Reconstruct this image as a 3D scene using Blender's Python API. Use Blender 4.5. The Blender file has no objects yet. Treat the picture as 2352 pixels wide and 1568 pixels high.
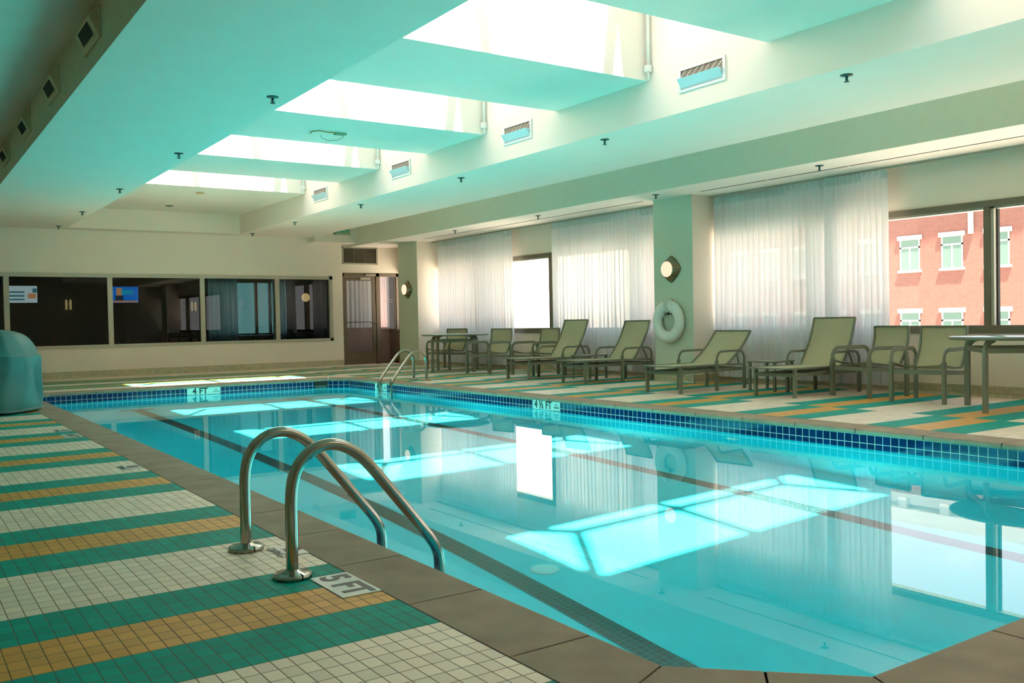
import bpy, bmesh, math, random
from mathutils import Vector, Matrix
random.seed(7)
S = bpy.context.scene
COL = S.collection

# ------------------------------------------------------------------ camera
cam_d = bpy.data.cameras.new('camera'); cam = bpy.data.objects.new('camera', cam_d); COL.objects.link(cam)
R_ = ((0.8250246712804831, 0.028679972250250832, -0.5643684532025649),
      (-0.5647813394098962, 0.00848720177126431, -0.8251969498613392),
      (-0.01887671668734833, 0.9995526132214445, 0.02320006399316379))
m = Matrix(R_).to_4x4(); m.translation = Vector((0, 0, .98)); cam.matrix_world = m
cam_d.sensor_width = 36; cam_d.lens = 32.312; cam_d.clip_start = .05; cam_d.clip_end = 300
S.camera = cam
S.view_settings.view_transform = 'Standard'; S.view_settings.look = 'None'
S.view_settings.gamma = 1; S.view_settings.use_curve_mapping = False
S.view_settings.exposure = 0.0
cy = S.cycles
cy.max_bounces = 9; cy.diffuse_bounces = 5; cy.glossy_bounces = 5; cy.transmission_bounces = 8
cy.transparent_max_bounces = 16; cy.sample_clamp_indirect = 8; cy.sample_clamp_direct = 0
cy.caustics_reflective = True; cy.caustics_refractive = True; cy.blur_glossy = 0.3
cy.use_denoising = True; cy.use_adaptive_sampling = True; cy.adaptive_threshold = 0.04

# ------------------------------------------------------------------ sky and sun
W = bpy.data.worlds.new('world'); S.world = W; W.use_nodes = True
wn = W.node_tree; wn.nodes.clear()
wo = wn.nodes.new('ShaderNodeOutputWorld'); wb = wn.nodes.new('ShaderNodeBackground')
wc = wn.nodes.new('ShaderNodeTexCoord'); wx = wn.nodes.new('ShaderNodeSeparateXYZ'); wr = wn.nodes.new('ShaderNodeValToRGB')
wn.links.new(wc.outputs['Generated'], wx.inputs[0]); wn.links.new(wx.outputs['Z'], wr.inputs[0])
wr.color_ramp.elements[0].position = 0.0; wr.color_ramp.elements[0].color = (.95, .95, .93, 1)
wr.color_ramp.elements[1].position = 0.6; wr.color_ramp.elements[1].color = (.62, .78, 1.0, 1)
wn.links.new(wr.outputs[0], wb.inputs[0]); wb.inputs[1].default_value = 3.0
wn.links.new(wb.outputs[0], wo.inputs[0])
SUN_DIR = Vector((.11, .32, -1)).normalized()
sd = bpy.data.lights.new('sun', 'SUN'); sun = bpy.data.objects.new('sun', sd); COL.objects.link(sun)
sun.rotation_euler = SUN_DIR.to_track_quat('-Z', 'Y').to_euler(); sun.location = (4, -2, 12)
sd.energy = 62; sd.angle = math.radians(.9); sd.color = (1, .88, .72)
try: sd.cycles.is_caustics_light = True
except Exception as e: print('caustics', e)

# ------------------------------------------------------------------ materials
def mat(name, color, rough=.6, metal=0, noise=0, nscale=8, bump=0, bscale=60, spec=.5, emit=None, estr=0):
    M = bpy.data.materials.new(name); M.use_nodes = True; nt = M.node_tree; b = nt.nodes['Principled BSDF']
    b.inputs['Base Color'].default_value = (*color, 1); b.inputs['Roughness'].default_value = rough
    b.inputs['Metallic'].default_value = metal; b.inputs['Specular IOR Level'].default_value = spec
    tc = nt.nodes.new('ShaderNodeTexCoord')
    if noise:
        n = nt.nodes.new('ShaderNodeTexNoise'); n.inputs['Scale'].default_value = nscale; n.inputs['Detail'].default_value = 6
        nt.links.new(tc.outputs['Object'], n.inputs['Vector'])
        r = nt.nodes.new('ShaderNodeValToRGB')
        r.color_ramp.elements[0].color = (*[c * (1 - noise) for c in color], 1); r.color_ramp.elements[0].position = .3
        r.color_ramp.elements[1].color = (*[min(1, c * (1 + noise)) for c in color], 1); r.color_ramp.elements[1].position = .7
        nt.links.new(n.outputs['Fac'], r.inputs[0]); nt.links.new(r.outputs[0], b.inputs['Base Color'])
    if bump:
        n2 = nt.nodes.new('ShaderNodeTexNoise'); n2.inputs['Scale'].default_value = bscale; n2.inputs['Detail'].default_value = 4
        nt.links.new(tc.outputs['Object'], n2.inputs['Vector'])
        bp = nt.nodes.new('ShaderNodeBump'); bp.inputs['Strength'].default_value = bump; bp.inputs['Distance'].default_value = .01
        nt.links.new(n2.outputs['Fac'], bp.inputs['Height']); nt.links.new(bp.outputs[0], b.inputs['Normal'])
    if emit:
        b.inputs['Emission Color'].default_value = (*emit, 1); b.inputs['Emission Strength'].default_value = estr
    return M

def tile_mat(name, color, grout, px, py, ox, oy, gw=.06, rough=.35, axes='XY', var=.10, bump=.3, spec=.35):
    M = bpy.data.materials.new(name); M.use_nodes = True; nt = M.node_tree; L = nt.links; b = nt.nodes['Principled BSDF']
    b.inputs['Roughness'].default_value = rough; b.inputs['Specular IOR Level'].default_value = spec
    tc = nt.nodes.new('ShaderNodeTexCoord'); sx = nt.nodes.new('ShaderNodeSeparateXYZ'); L.new(tc.outputs['Object'], sx.inputs[0])
    def mth(op, a, c=None):
        n = nt.nodes.new('ShaderNodeMath'); n.operation = op
        for i, v in enumerate((a, c)):
            if v is None: continue
            if isinstance(v, (int, float)): n.inputs[i].default_value = v
            else: L.new(v, n.inputs[i])
        return n.outputs[0]
    fl = []; edge = []
    for ax, p, o in ((axes[0], px, ox), (axes[1], py, oy)):
        u = mth('DIVIDE', mth('SUBTRACT', sx.outputs[ax], o), p)
        f = mth('FRACT', u); fl.append(mth('FLOOR', u))
        d = mth('MULTIPLY', mth('MINIMUM', f, mth('SUBTRACT', 1.0, f)), p)
        edge.append(d)
    dist = mth('MINIMUM', edge[0], edge[1])
    mask = mth('GREATER_THAN', dist, gw * .5)
    cv = nt.nodes.new('ShaderNodeCombineXYZ'); L.new(fl[0], cv.inputs[0]); L.new(fl[1], cv.inputs[1])
    wnz = nt.nodes.new('ShaderNodeTexWhiteNoise'); wnz.noise_dimensions = '2D'; L.new(cv.outputs[0], wnz.inputs['Vector'])
    hv = nt.nodes.new('ShaderNodeHueSaturation'); hv.inputs['Color'].default_value = (*color, 1)
    L.new(mth('ADD', mth('MULTIPLY', wnz.outputs['Value'], 2 * var), 1 - var), hv.inputs['Value'])
    mx = nt.nodes.new('ShaderNodeMix'); mx.data_type = 'RGBA'
    mx.inputs[6].default_value = (*grout, 1); L.new(hv.outputs[0], mx.inputs[7]); L.new(mask, mx.inputs[0])
    L.new(mx.outputs[2], b.inputs['Base Color'])
    rr = mth('SUBTRACT', .85, mth('MULTIPLY', mask, .85 - rough)); L.new(rr, b.inputs['Roughness'])
    if bump:
        mr = nt.nodes.new('ShaderNodeMapRange'); mr.inputs['From Max'].default_value = gw; L.new(dist, mr.inputs['Value'])
        bp = nt.nodes.new('ShaderNodeBump'); bp.inputs['Strength'].default_value = bump; bp.inputs['Distance'].default_value = .002
        L.new(mr.outputs[0], bp.inputs['Height']); L.new(bp.outputs[0], b.inputs['Normal'])
    return M

def glass_mat(name, tint=(1, 1, 1), refl=1.0, extra=0.0):
    """window pane: clear transmission plus mirror reflection by Fresnel"""
    M = bpy.data.materials.new(name); M.use_nodes = True; nt = M.node_tree; nt.nodes.clear(); L = nt.links
    o = nt.nodes.new('ShaderNodeOutputMaterial'); t = nt.nodes.new('ShaderNodeBsdfTransparent'); g = nt.nodes.new('ShaderNodeBsdfGlossy')
    g.inputs['Roughness'].default_value = 0.0; t.inputs['Color'].default_value = (*tint, 1)
    f = nt.nodes.new('ShaderNodeFresnel'); ge = nt.nodes.new('ShaderNodeNewGeometry'); mi = nt.nodes.new('ShaderNodeMapRange')
    mi.inputs['To Min'].default_value = 1.5; mi.inputs['To Max'].default_value = 1 / 1.5
    L.new(ge.outputs['Backfacing'], mi.inputs['Value']); L.new(mi.outputs[0], f.inputs['IOR'])   # a thin pane reflects the same from both sides
    mm = nt.nodes.new('ShaderNodeMath'); mm.operation = 'MULTIPLY_ADD'; mm.inputs[1].default_value = refl; mm.inputs[2].default_value = extra; mm.use_clamp = True
    L.new(f.outputs[0], mm.inputs[0]); mx = nt.nodes.new('ShaderNodeMixShader')
    L.new(mm.outputs[0], mx.inputs[0]); L.new(t.outputs[0], mx.inputs[1]); L.new(g.outputs[0], mx.inputs[2]); L.new(mx.outputs[0], o.inputs[0])
    return M

def sheer_mat(name, col=(.87, .87, .88), open_=.09):
    M = bpy.data.materials.new(name); M.use_nodes = True; nt = M.node_tree; nt.nodes.clear(); L = nt.links
    o = nt.nodes.new('ShaderNodeOutputMaterial'); t = nt.nodes.new('ShaderNodeBsdfTransparent')
    tl = nt.nodes.new('ShaderNodeBsdfTranslucent'); df = nt.nodes.new('ShaderNodeBsdfDiffuse')
    tl.inputs['Color'].default_value = (*col, 1); df.inputs['Color'].default_value = (*col, 1)
    tc = nt.nodes.new('ShaderNodeTexCoord'); n = nt.nodes.new('ShaderNodeTexNoise'); n.inputs['Scale'].default_value = 2.0
    mp = nt.nodes.new('ShaderNodeMapping'); mp.inputs['Scale'].default_value = (14, 14, .15)
    L.new(tc.outputs['Object'], mp.inputs[0]); L.new(mp.outputs[0], n.inputs['Vector'])
    a = nt.nodes.new('ShaderNodeMixShader'); a.inputs[0].default_value = .26; L.new(df.outputs[0], a.inputs[1]); L.new(tl.outputs[0], a.inputs[2])
    mr = nt.nodes.new('ShaderNodeMapRange'); mr.inputs['From Min'].default_value = .3; mr.inputs['From Max'].default_value = .7
    mr.inputs['To Min'].default_value = 1 - open_ - .05; mr.inputs['To Max'].default_value = 1 - open_ + .05; L.new(n.outputs['Fac'], mr.inputs['Value'])
    b = nt.nodes.new('ShaderNodeMixShader'); L.new(mr.outputs[0], b.inputs[0]); L.new(t.outputs[0], b.inputs[1]); L.new(a.outputs[0], b.inputs[2])
    L.new(b.outputs[0], o.inputs[0]); return M

def emit_mat(name, col, s):
    M = bpy.data.materials.new(name); M.use_nodes = True; nt = M.node_tree; nt.nodes.clear()
    o = nt.nodes.new('ShaderNodeOutputMaterial'); e = nt.nodes.new('ShaderNodeEmission'); e.inputs[0].default_value = (*col, 1); e.inputs[1].default_value = s
    nt.links.new(e.outputs[0], o.inputs[0]); return M

TX, TY, OX, OY = .0527, .07625, .322, 2.60
M_cream = tile_mat('cream_floor_tile', (.93, .74, .57), (.27, .20, .13), TX, TY, OX, OY, .0035, rough=.45)
M_teal = tile_mat('teal_floor_tile', (.0, .34, .27), (.10, .17, .13), TX, TY, OX, OY, .0035, rough=.6, spec=.12)
M_yell = tile_mat('yellow_floor_tile', (.74, .34, .05), (.17, .12, .05), TX, TY, OX, OY, .0035, rough=.5)
M_navy = tile_mat('navy_glazed_tile', (.002, .022, .10), (.42, .55, .55), .0735, .0735, 0, -.1175, .006, rough=.12, axes='YZ', var=.2)
M_navyx = tile_mat('navy_glazed_tile_end', (.002, .022, .10), (.42, .55, .55), .0735, .0735, 0, -.1175, .006, rough=.12, axes='XZ', var=.2)
M_lane = tile_mat('lane_mosaic', (.003, .030, .032), (.01, .16, .18), .0425, .0425, 3.10, 0, .005, rough=.3, var=.35)
M_cove = tile_mat('cove_tile', (.50, .46, .30), (.30, .27, .17), .05, .05, 0, 0, .003, axes='YZ')
M_covex = tile_mat('cove_tile_end', (.50, .46, .30), (.30, .27, .17), .05, .05, 0, 0, .003, axes='XZ')
M_plaster = mat('pool_plaster', (.012, .62, .71), .7, noise=.05, nscale=3)
M_coping = mat('concrete_coping', (.34, .25, .175), .8, noise=.16, nscale=5, bump=.25, bscale=90)
M_grout = mat('dark_joint', (.05, .045, .03), .9)
M_wall = mat('cream_wall_paint', (.80, .71, .60), .75, noise=.02, nscale=2)
M_green = mat('sage_pillar_paint', (.62, .66, .52), .7, noise=.02, nscale=2)
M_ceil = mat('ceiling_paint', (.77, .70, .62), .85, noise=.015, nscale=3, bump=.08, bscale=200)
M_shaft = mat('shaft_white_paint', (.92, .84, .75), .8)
M_band = mat('bulkhead_paint', (.78, .74, .60), .75, noise=.02)
M_tan = mat('tan_fascia_shade', (.64, .52, .34), .75, noise=.04)  # brownish shade of the left ceiling face put into its colour; side vents share it
M_soffit = mat('soffit_white_paint', (.95, .86, .78), .8)
M_frame = mat('olive_window_metal', (.17, .15, .105), .45, .3)
M_framel = mat('pale_frame_metal', (.42, .40, .32), .5, .2)
M_glass = glass_mat('window_glass')
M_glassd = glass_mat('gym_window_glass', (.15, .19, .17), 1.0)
M_steel = mat('brushed_stainless', (.44, .40, .34), .17, 1, noise=.05, nscale=30)
M_frm = mat('olive_powder_coat', (.20, .215, .15), .45, .1)
M_sling = mat('tan_sling_mesh', (.50, .47, .30), .75, noise=.05, nscale=4, bump=.4, bscale=500)
M_vent = mat('white_vent_metal', (.75, .80, .80), .4)
M_dark = mat('dark_void', (.03, .03, .025), .9)
M_sprk = mat('sprinkler_metal', (.02, .10, .09), .4, .5)
M_sheer = sheer_mat('sheer_curtain_cloth')
M_white = mat('white_plastic', (.80, .84, .78), .4)
M_rope = mat('white_rope', (.75, .78, .7), .9)
M_bronze = mat('bronze_metal', (.25, .22, .15), .22, .9)
M_lampg = emit_mat('lit_frosted_glass', (1, .72, .50), 1.25)
M_cover = mat('blue_green_tarp', (.055, .20, .20), .5, noise=.15, nscale=3, bump=.2, bscale=12)
M_brick = tile_mat('pink_brick', (.20, .088, .066), (.22, .11, .085), .22, .075, 0, 0, .012, rough=.9, axes='YZ', var=.08, bump=0)
M_stone = mat('white_stone_trim', (.40, .38, .35), .8)
M_bwhite = mat('white_stucco', (.62, .58, .50), .8)
M_bglass = mat('facade_window_glass', (.12, .19, .155), .9, spec=.05)
M_mark = mat('marker_tile_white', (.55, .60, .55), .35)
M_ink = mat('marker_ink', (.02, .03, .03), .5)
M_inkred = mat('marker_ink_red', (.35, .04, .03), .5)
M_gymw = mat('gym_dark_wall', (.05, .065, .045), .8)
M_door = mat('bronze_door_metal', (.17, .13, .085), .4, .5)

# ------------------------------------------------------------------ helpers
class MB:
    def __init__(s): s.bm = bmesh.new(); s.mi = 0
    def quad(s, pts, mi=None):
        vs = [s.bm.verts.new(p) for p in pts]; f = s.bm.faces.new(vs); f.material_index = s.mi if mi is None else mi; return f
    def box(s, x0, x1, y0, y1, z0, z1, mi=None, mats=None, bev=0, M=None):
        """mats: dict of side -> material index, sides: -x +x -y +y -z +z"""
        mi = s.mi if mi is None else mi
        c = [Vector((x, y, z)) for x in (x0, x1) for y in (y0, y1) for z in (z0, z1)]
        if M is not None: c = [M @ v for v in c]
        vs = [s.bm.verts.new(v) for v in c]
        F = {'-x': (0, 1, 3, 2), '+x': (4, 6, 7, 5), '-y': (0, 4, 5, 1), '+y': (2, 3, 7, 6), '-z': (0, 2, 6, 4), '+z': (1, 5, 7, 3)}
        fs = []
        for k, ix in F.items():
            f = s.bm.faces.new([vs[i] for i in ix]); f.material_index = (mats or {}).get(k, mi); fs.append(f)
        if bev:
            es = list({e for f in fs for e in f.edges})
            bmesh.ops.bevel(s.bm, geom=es, offset=bev, segments=2, affect='EDGES', profile=.5)
        return s
    def tube(s, pts, r, seg=10, cap=True, closed=False, ry=None, up=None):
        """sweep a circle (or ellipse / flat bar when ry given) along pts"""
        pts = [Vector(p) for p in pts]; n = len(pts); rings = []
        T = []
        for i in range(n):
            a = pts[(i - 1) % n] if (closed or i > 0) else pts[i]; b = pts[(i + 1) % n] if (closed or i < n - 1) else pts[i]
            T.append((b - a).normalized())
        u = Vector(up) if up else (Vector((0, 0, 1)) if abs(T[0].z) < .9 else Vector((0, 1, 0)))
        for i in range(n):
            t = T[i]; side = t.cross(u)
            if side.length < 1e-4: side = t.cross(Vector((1, 0, 0)))
            side.normalize(); nn = side.cross(t).normalized()
            if not up: u = nn
            ring = []
            for k in range(seg):
                a = 2 * math.pi * k / seg
                if ry is not None and seg == 4: a += math.pi / 4
                ca, sa = math.cos(a), math.sin(a)
                if ry is not None and seg == 4: ca, sa = (1 if ca > 0 else -1), (1 if sa > 0 else -1)
                ring.append(s.bm.verts.new(pts[i] + side * ca * r + nn * sa * (ry if ry is not None else r)))
            rings.append(ring)
        for i in range(n - (0 if closed else 1)):
            A, B = rings[i], rings[(i + 1) % n]
            for k in range(seg):
                f = s.bm.faces.new([A[k], A[(k + 1) % seg], B[(k + 1) % seg], B[k]]); f.material_index = s.mi; f.smooth = seg > 4
        if cap and not closed:
            s.bm.faces.new(list(reversed(rings[0]))).material_index = s.mi; s.bm.faces.new(rings[-1]).material_index = s.mi
        return s
    def bar(s, pts, w, t, up=None): return s.tube(pts, w / 2, 4, ry=t / 2, up=up)
    def lathe(s, prof, c=(0, 0, 0), seg=32, axis='Z', sq=None):
        c = Vector(c); rings = []
        for (r, h) in prof:
            ring = []
            for k in range(seg):
                a = 2 * math.pi * k / seg; rr = r * (sq(a, h) if sq else 1)
                p = {'Z': Vector((rr * math.cos(a), rr * math.sin(a), h)), 'X': Vector((h, rr * math.cos(a), rr * math.sin(a))), 'Y': Vector((rr * math.sin(a), h, rr * math.cos(a)))}[axis]
                ring.append(s.bm.verts.new(c + p))
            rings.append(ring)
        for A, B in zip(rings, rings[1:]):
            for k in range(seg):
                f = s.bm.faces.new([A[k], A[(k + 1) % seg], B[(k + 1) % seg], B[k]]); f.material_index = s.mi; f.smooth = True
        for R, rev in ((rings[0], True), (rings[-1], False)):
            try: s.bm.faces.new(list(reversed(R)) if rev else R).material_index = s.mi
            except Exception: pass
        return s
    def grid(s, fn, nu, nv, mi=None, smooth=True):
        V = [[s.bm.verts.new(fn(i / nu, j / nv)) for j in range(nv + 1)] for i in range(nu + 1)]
        for i in range(nu):
            for j in range(nv):
                f = s.bm.faces.new([V[i][j], V[i + 1][j], V[i + 1][j + 1], V[i][j + 1]]); f.smooth = smooth; f.material_index = s.mi if mi is None else mi
        return s
    def build(s, name, mats, parent=None, recalc=True, loc=None):
        bmesh.ops.remove_doubles(s.bm, verts=s.bm.verts, dist=1e-6)
        if recalc: bmesh.ops.recalc_face_normals(s.bm, faces=s.bm.faces)
        me = bpy.data.meshes.new(name); s.bm.to_mesh(me); s.bm.free()
        for mm in (mats if isinstance(mats, (list, tuple)) else [mats]): me.materials.append(mm)
        o = bpy.data.objects.new(name, me); COL.objects.link(o)
        if parent: o.parent = parent
        if loc: o.location = loc
        return o

def struct(name, mb, mats, parent=None, recalc=True):
    o = mb.build(name, mats, parent, recalc)
    if not parent: o['kind'] = 'structure'
    return o
def tag(o, label, cat, group=None):
    o['label'] = label; o['category'] = cat
    if group: o['group'] = group
    return o
def thing(name, label, cat, loc=(0, 0, 0), rz=0, group=None):
    o = bpy.data.objects.new(name, None); COL.objects.link(o); o.empty_display_size = .1
    o.location = loc; o.rotation_euler = (0, 0, rz); return tag(o, label, cat, group)
def kids(o): return [c for c in bpy.data.objects if c.parent == o]
def dup(root, loc, rz=None, label=None, group=None):
    def cp(o, par):
        c = o.copy(); COL.objects.link(c)
        if par: c.parent = par
        for ch in kids(o): cp(ch, c)
        return c
    r = cp(root, None); r.location = loc
    if rz is not None: r.rotation_euler = (0, 0, rz)
    if label: r['label'] = label
    if group: r['group'] = group
    return r
def text_mesh(name, txt, size, mat_, parent, M, extrude=.0006, bold=.0, sx=1.0):
    cu = bpy.data.curves.new('txt', 'FONT'); cu.body = txt; cu.size = size; cu.extrude = extrude; cu.offset = bold
    cu.align_x = 'CENTER'; cu.align_y = 'CENTER'
    to = bpy.data.objects.new('txt', cu); COL.objects.link(to)
    bpy.context.view_layer.update()
    me = bpy.data.meshes.new_from_object(to.evaluated_get(bpy.context.evaluated_depsgraph_get()))
    bpy.data.objects.remove(to); me.name = name
    me.transform(M @ Matrix.Diagonal((sx, 1, 1, 1))); me.materials.clear(); me.materials.append(mat_)
    o = bpy.data.objects.new(name, me); COL.objects.link(o)
    if parent: o.parent = parent
    return o
def arc(c, r, a0, a1, n, plane='xz'):
    out = []
    for i in range(n + 1):
        a = math.radians(a0 + (a1 - a0) * i / n)
        out.append((c[0] + r * math.cos(a), c[1], c[2] + r * math.sin(a)) if plane == 'xz' else (c[0], c[1] + r * math.cos(a), c[2] + r * math.sin(a)))
    return out

# ------------------------------------------------------------------ dimensions
PX0, PX1, PY0, PY1 = 1.78, 6.83, 1.49, 15.42     # pool
CW = .30                                         # coping width
ZW = -.155                                       # water level
ZC = 2.93; ZB = 3.33; ZS = 2.77                  # low ceiling, beams, window soffit
XL0, XL1, XR0, XR1, XS = 1.355, 3.0, 6.35, 8.03, 9.1
YF = 19.9; XW = 10.39; XLW = -2.3; YN = -3.2
XP = 9.83
def depth(y): return 1.20 + (1.50 - 1.20) * max(0, min(1, (14.9 - y) / 11.5))
NC, FC = .40, .28
POOL = [(PX0 + NC, PY0), (PX1 - NC, PY0), (PX1, PY0 + NC), (PX1, PY1 - FC), (PX1 - FC, PY1), (PX0 + FC, PY1), (PX0, PY1 - FC), (PX0, PY0 + NC)]
def offs(poly, d):
    n = len(poly); out = []
    for i in range(n):
        a, b, c = Vector(poly[i - 1]), Vector(poly[i]), Vector(poly[(i + 1) % n])
        n1 = Vector(((b - a).y, -(b - a).x)).normalized(); n2 = Vector(((c - b).y, -(c - b).x)).normalized()
        k = (n1 + n2); k = k / (1 + n1.dot(n2)); out.append(tuple(b + k * d))
    return out
COPO = offs(POOL, CW)
X0o, X1o, Y0o, Y1o = PX0 - CW, PX1 + CW, PY0 - CW, PY1 + CW

# ------------------------------------------------------------------ floor
fb = MB()
def cell(x0, x1, y0, y1, mi):
    if x1 - x0 > 1e-4 and y1 - y0 > 1e-4: fb.quad([(x0, y0, 0), (x1, y0, 0), (x1, y1, 0), (x0, y1, 0)], mi)
def stripes(x0, x1, ya, yb, bases):
    cuts = [(ya, yb, 0)]
    ev = []
    for b in bases: ev += [(b, b + .305, 1), (b + .305, b + .61, 2), (b + .61, b + .915, 1)]
    y = ya
    for (a, b, mi) in ev:
        a, b = max(a, ya), min(b, yb)
        if b <= a: continue
        cell(x0, x1, y, a, 0); cell(x0, x1, a, b, mi); y = b
    cell(x0, x1, y, yb, 0)
YEND = 20.3
LB = [2.60 + 1.525 * k for k in range(-4, 12)]
RBF = [-.55, .97, 2.49, 4.02, 5.55, 7.12, 8.72, 10.29, 11.86, 13.43, 15.0, 16.57, 18.14]
stripes(XLW, X0o, YN, YEND, LB)
stripes(X0o, X1o, YN, Y0o, LB)
stripes(X0o, X1o, Y1o, YEND, [b for b in LB if b < 19])
stripes(X1o, 8.22, YN, YEND, RBF)
stripes(8.22, XW + .05, YN, YEND, [b + .24 for b in RBF])
for (cx, cyy, ex, ey) in ((X0o, Y0o, COPO[0], COPO[7]), (X1o, Y0o, COPO[1], COPO[2]), (X1o, Y1o, COPO[4], COPO[3]), (X0o, Y1o, COPO[5], COPO[6])):
    fb.quad([(cx, cyy, 0), (ex[0], ex[1], 0), (ey[0], ey[1], 0)], 0)
struct('floor', fb, [M_cream, M_teal, M_yell])
# slab edge under the deck so the ground is closed
# ------------------------------------------------------------------ pool basin
pb = MB()
n = len(POOL)
ZT = -.235     # bottom of the tile band
tb = MB()
for i in range(n):
    a, b = POOL[i], POOL[(i + 1) % n]
    xdir = abs(a[0] - b[0]) > abs(a[1] - b[1]) * 1.05
    tb.quad([(a[0], a[1], -.03), (b[0], b[1], -.03), (b[0], b[1], ZT), (a[0], a[1], ZT)], 1 if xdir else 0)
    K = 24
    for k in range(K):
        p = Vector(a).lerp(Vector(b), k / K); q = Vector(a).lerp(Vector(b), (k + 1) / K)
        pb.quad([(p.x, p.y, ZT), (q.x, q.y, ZT), (q.x, q.y, ZW - depth(q.y)), (p.x, p.y, ZW - depth(p.y))])
struct('wall_waterline_tile', tb, [M_navy, M_navyx], recalc=False)
ys = sorted({PY0, PY0 + NC, 3.4, 14.9, PY1 - FC, PY1})
for ya, yb in zip(ys, ys[1:]):
    def xr(y):
        l, r = PX0, PX1
        if y < PY0 + NC: l += NC - (y - PY0); r -= NC - (y - PY0)
        if y > PY1 - FC: l += y - (PY1 - FC); r -= y - (PY1 - FC)
        return l, r
    l0, r0 = xr(ya); l1, r1 = xr(yb)
    pb.quad([(l0, ya, ZW - depth(ya)), (r0, ya, ZW - depth(ya)), (r1, yb, ZW - depth(yb)), (l1, yb, ZW - depth(yb))])
struct('floor_pool_basin', pb, M_plaster, recalc=False)
lb = MB()
for x0, x1 in ((3.05, 3.205), (5.63, 5.785)):
    ysl = [2.2, 3.4, 14.58]
    for ya, yb in zip(ysl, ysl[1:]):
        lb.quad([(x0, ya, ZW - depth(ya) + .004), (x1, ya, ZW - depth(ya) + .004), (x1, yb, ZW - depth(yb) + .004), (x0, yb, ZW - depth(yb) + .004)])
    lb.quad([(x0 - .17, 14.58, ZW - depth(14.58) + .004), (x1 + .17, 14.58, ZW - depth(14.58) + .004), (x1 + .17, 14.73, ZW - depth(14.73) + .004), (x0 - .17, 14.73, ZW - depth(14.73) + .004)])
struct('floor_lane_lines', lb, M_lane, recalc=False)
db = MB(); db.lathe([(0, .012), (.075, .012), (.095, .004), (.095, 0)], (3.36, 4.60, ZW - depth(4.56)), 24)
tag(db.build('main_drain_cover', mat('pale_drain_plastic', (.35, .80, .82), .5)), 'round pale drain cover on the pool floor beside the near lane line', 'drain cover')

# coping slabs
cb = MB()
def slab(i0, i1, o0, o1):
    """i0,i1 inner edge ends, o0,o1 outer edge ends (2D)"""
    g = .004
    i0, i1, o0, o1 = map(Vector, (i0, i1, o0, o1)); d = (i1 - i0).normalized()
    i0 = i0 + d * g; i1 = i1 - d * g; d2 = (o1 - o0).normalized(); o0 = o0 + d2 * g; o1 = o1 - d2 * g
    out = (o0 - i0).normalized(); prof = [(-.0, -.045), (-.012, -.035), (-.012, -.012), (-.004, -.002), (.008, 0)]
    A = [(i0 + out * t) for t, z in prof]; B = [(i1 + (o1 - i1).normalized() * t) for t, z in prof]
    for k in range(len(prof) - 1):
        z0, z1 = prof[k][1], prof[k + 1][1]
        f = cb.quad([(A[k].x, A[k].y, z0), (B[k].x, B[k].y, z0), (B[k + 1].x, B[k + 1].y, z1), (A[k + 1].x, A[k + 1].y, z1)], 0)
    cb.quad([(A[-1].x, A[-1].y, 0), (B[-1].x, B[-1].y, 0), (o1.x, o1.y, 0.0), (o0.x, o0.y, 0.0)], 0)
    for (p, q) in ((A, o0), (B, o1)):
        cb.quad([(p[1].x, p[1].y, -.035), (p[-1].x, p[-1].y, 0), (q.x, q.y, 0), (q.x, q.y, -.035)], 0)
for i in range(n):
    a, b, oa, ob = POOL[i], POOL[(i + 1) % n], COPO[i], COPO[(i + 1) % n]
    if i == 7:   # left: a=(x,PY0+NC) -> corner; handled like the others but near chamfer
        pass
    av, bv, oav, obv = map(Vector, (a, b, oa, ob)); L = (bv - av).length
    if i in (6, 2):   # long sides: joints at fixed pitch
        if i == 6: js = sorted([y for y in [2.205 + .6235 * k for k in range(-1, 24)] if PY0 + NC + .1 < y < PY1 - FC - .1], reverse=True)
        else: js = [y for y in [2.32 + .6235 * k for k in range(-1, 24)] if PY0 + NC + .1 < y < PY1 - FC - .1]
        pts = [(av, oav)] + [(Vector((av.x, y)), Vector((oav.x, y))) for y in js] + [(bv, obv)]
    else:
        k = max(1, round(L / .62)) if L > .7 else (2 if L > .5 else 1)
        pts = [(av, oav)]
        for q in range(1, k):
            p = av.lerp(bv, q / k); nrm = Vector(((bv - av).y, -(bv - av).x)).normalized(); pts.append((p, p + nrm * CW))
        pts.append((bv, obv))
    for (p0, q0), (p1, q1) in zip(pts, pts[1:]): slab(p0, p1, q0, q1)
    cb.quad([(a[0], a[1], -.03), (b[0], b[1], -.03), (ob[0], ob[1], -.03), (oa[0], oa[1], -.03)], 1)
    cb.quad([(a[0], a[1], -.043), (b[0], b[1], -.043), (b[0], b[1], -.003), (a[0], a[1], -.003)], 1)
    # thin dark joint to the tiles
    o2 = offs(POOL, CW + .006)
    cb.quad([(oa[0], oa[1], .0006), (ob[0], ob[1], .0006), (o2[(i + 1) % n][0], o2[(i + 1) % n][1], .0006), (o2[i][0], o2[i][1], .0006)], 1)
struct('trim_coping', cb, [M_coping, M_grout])

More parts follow.
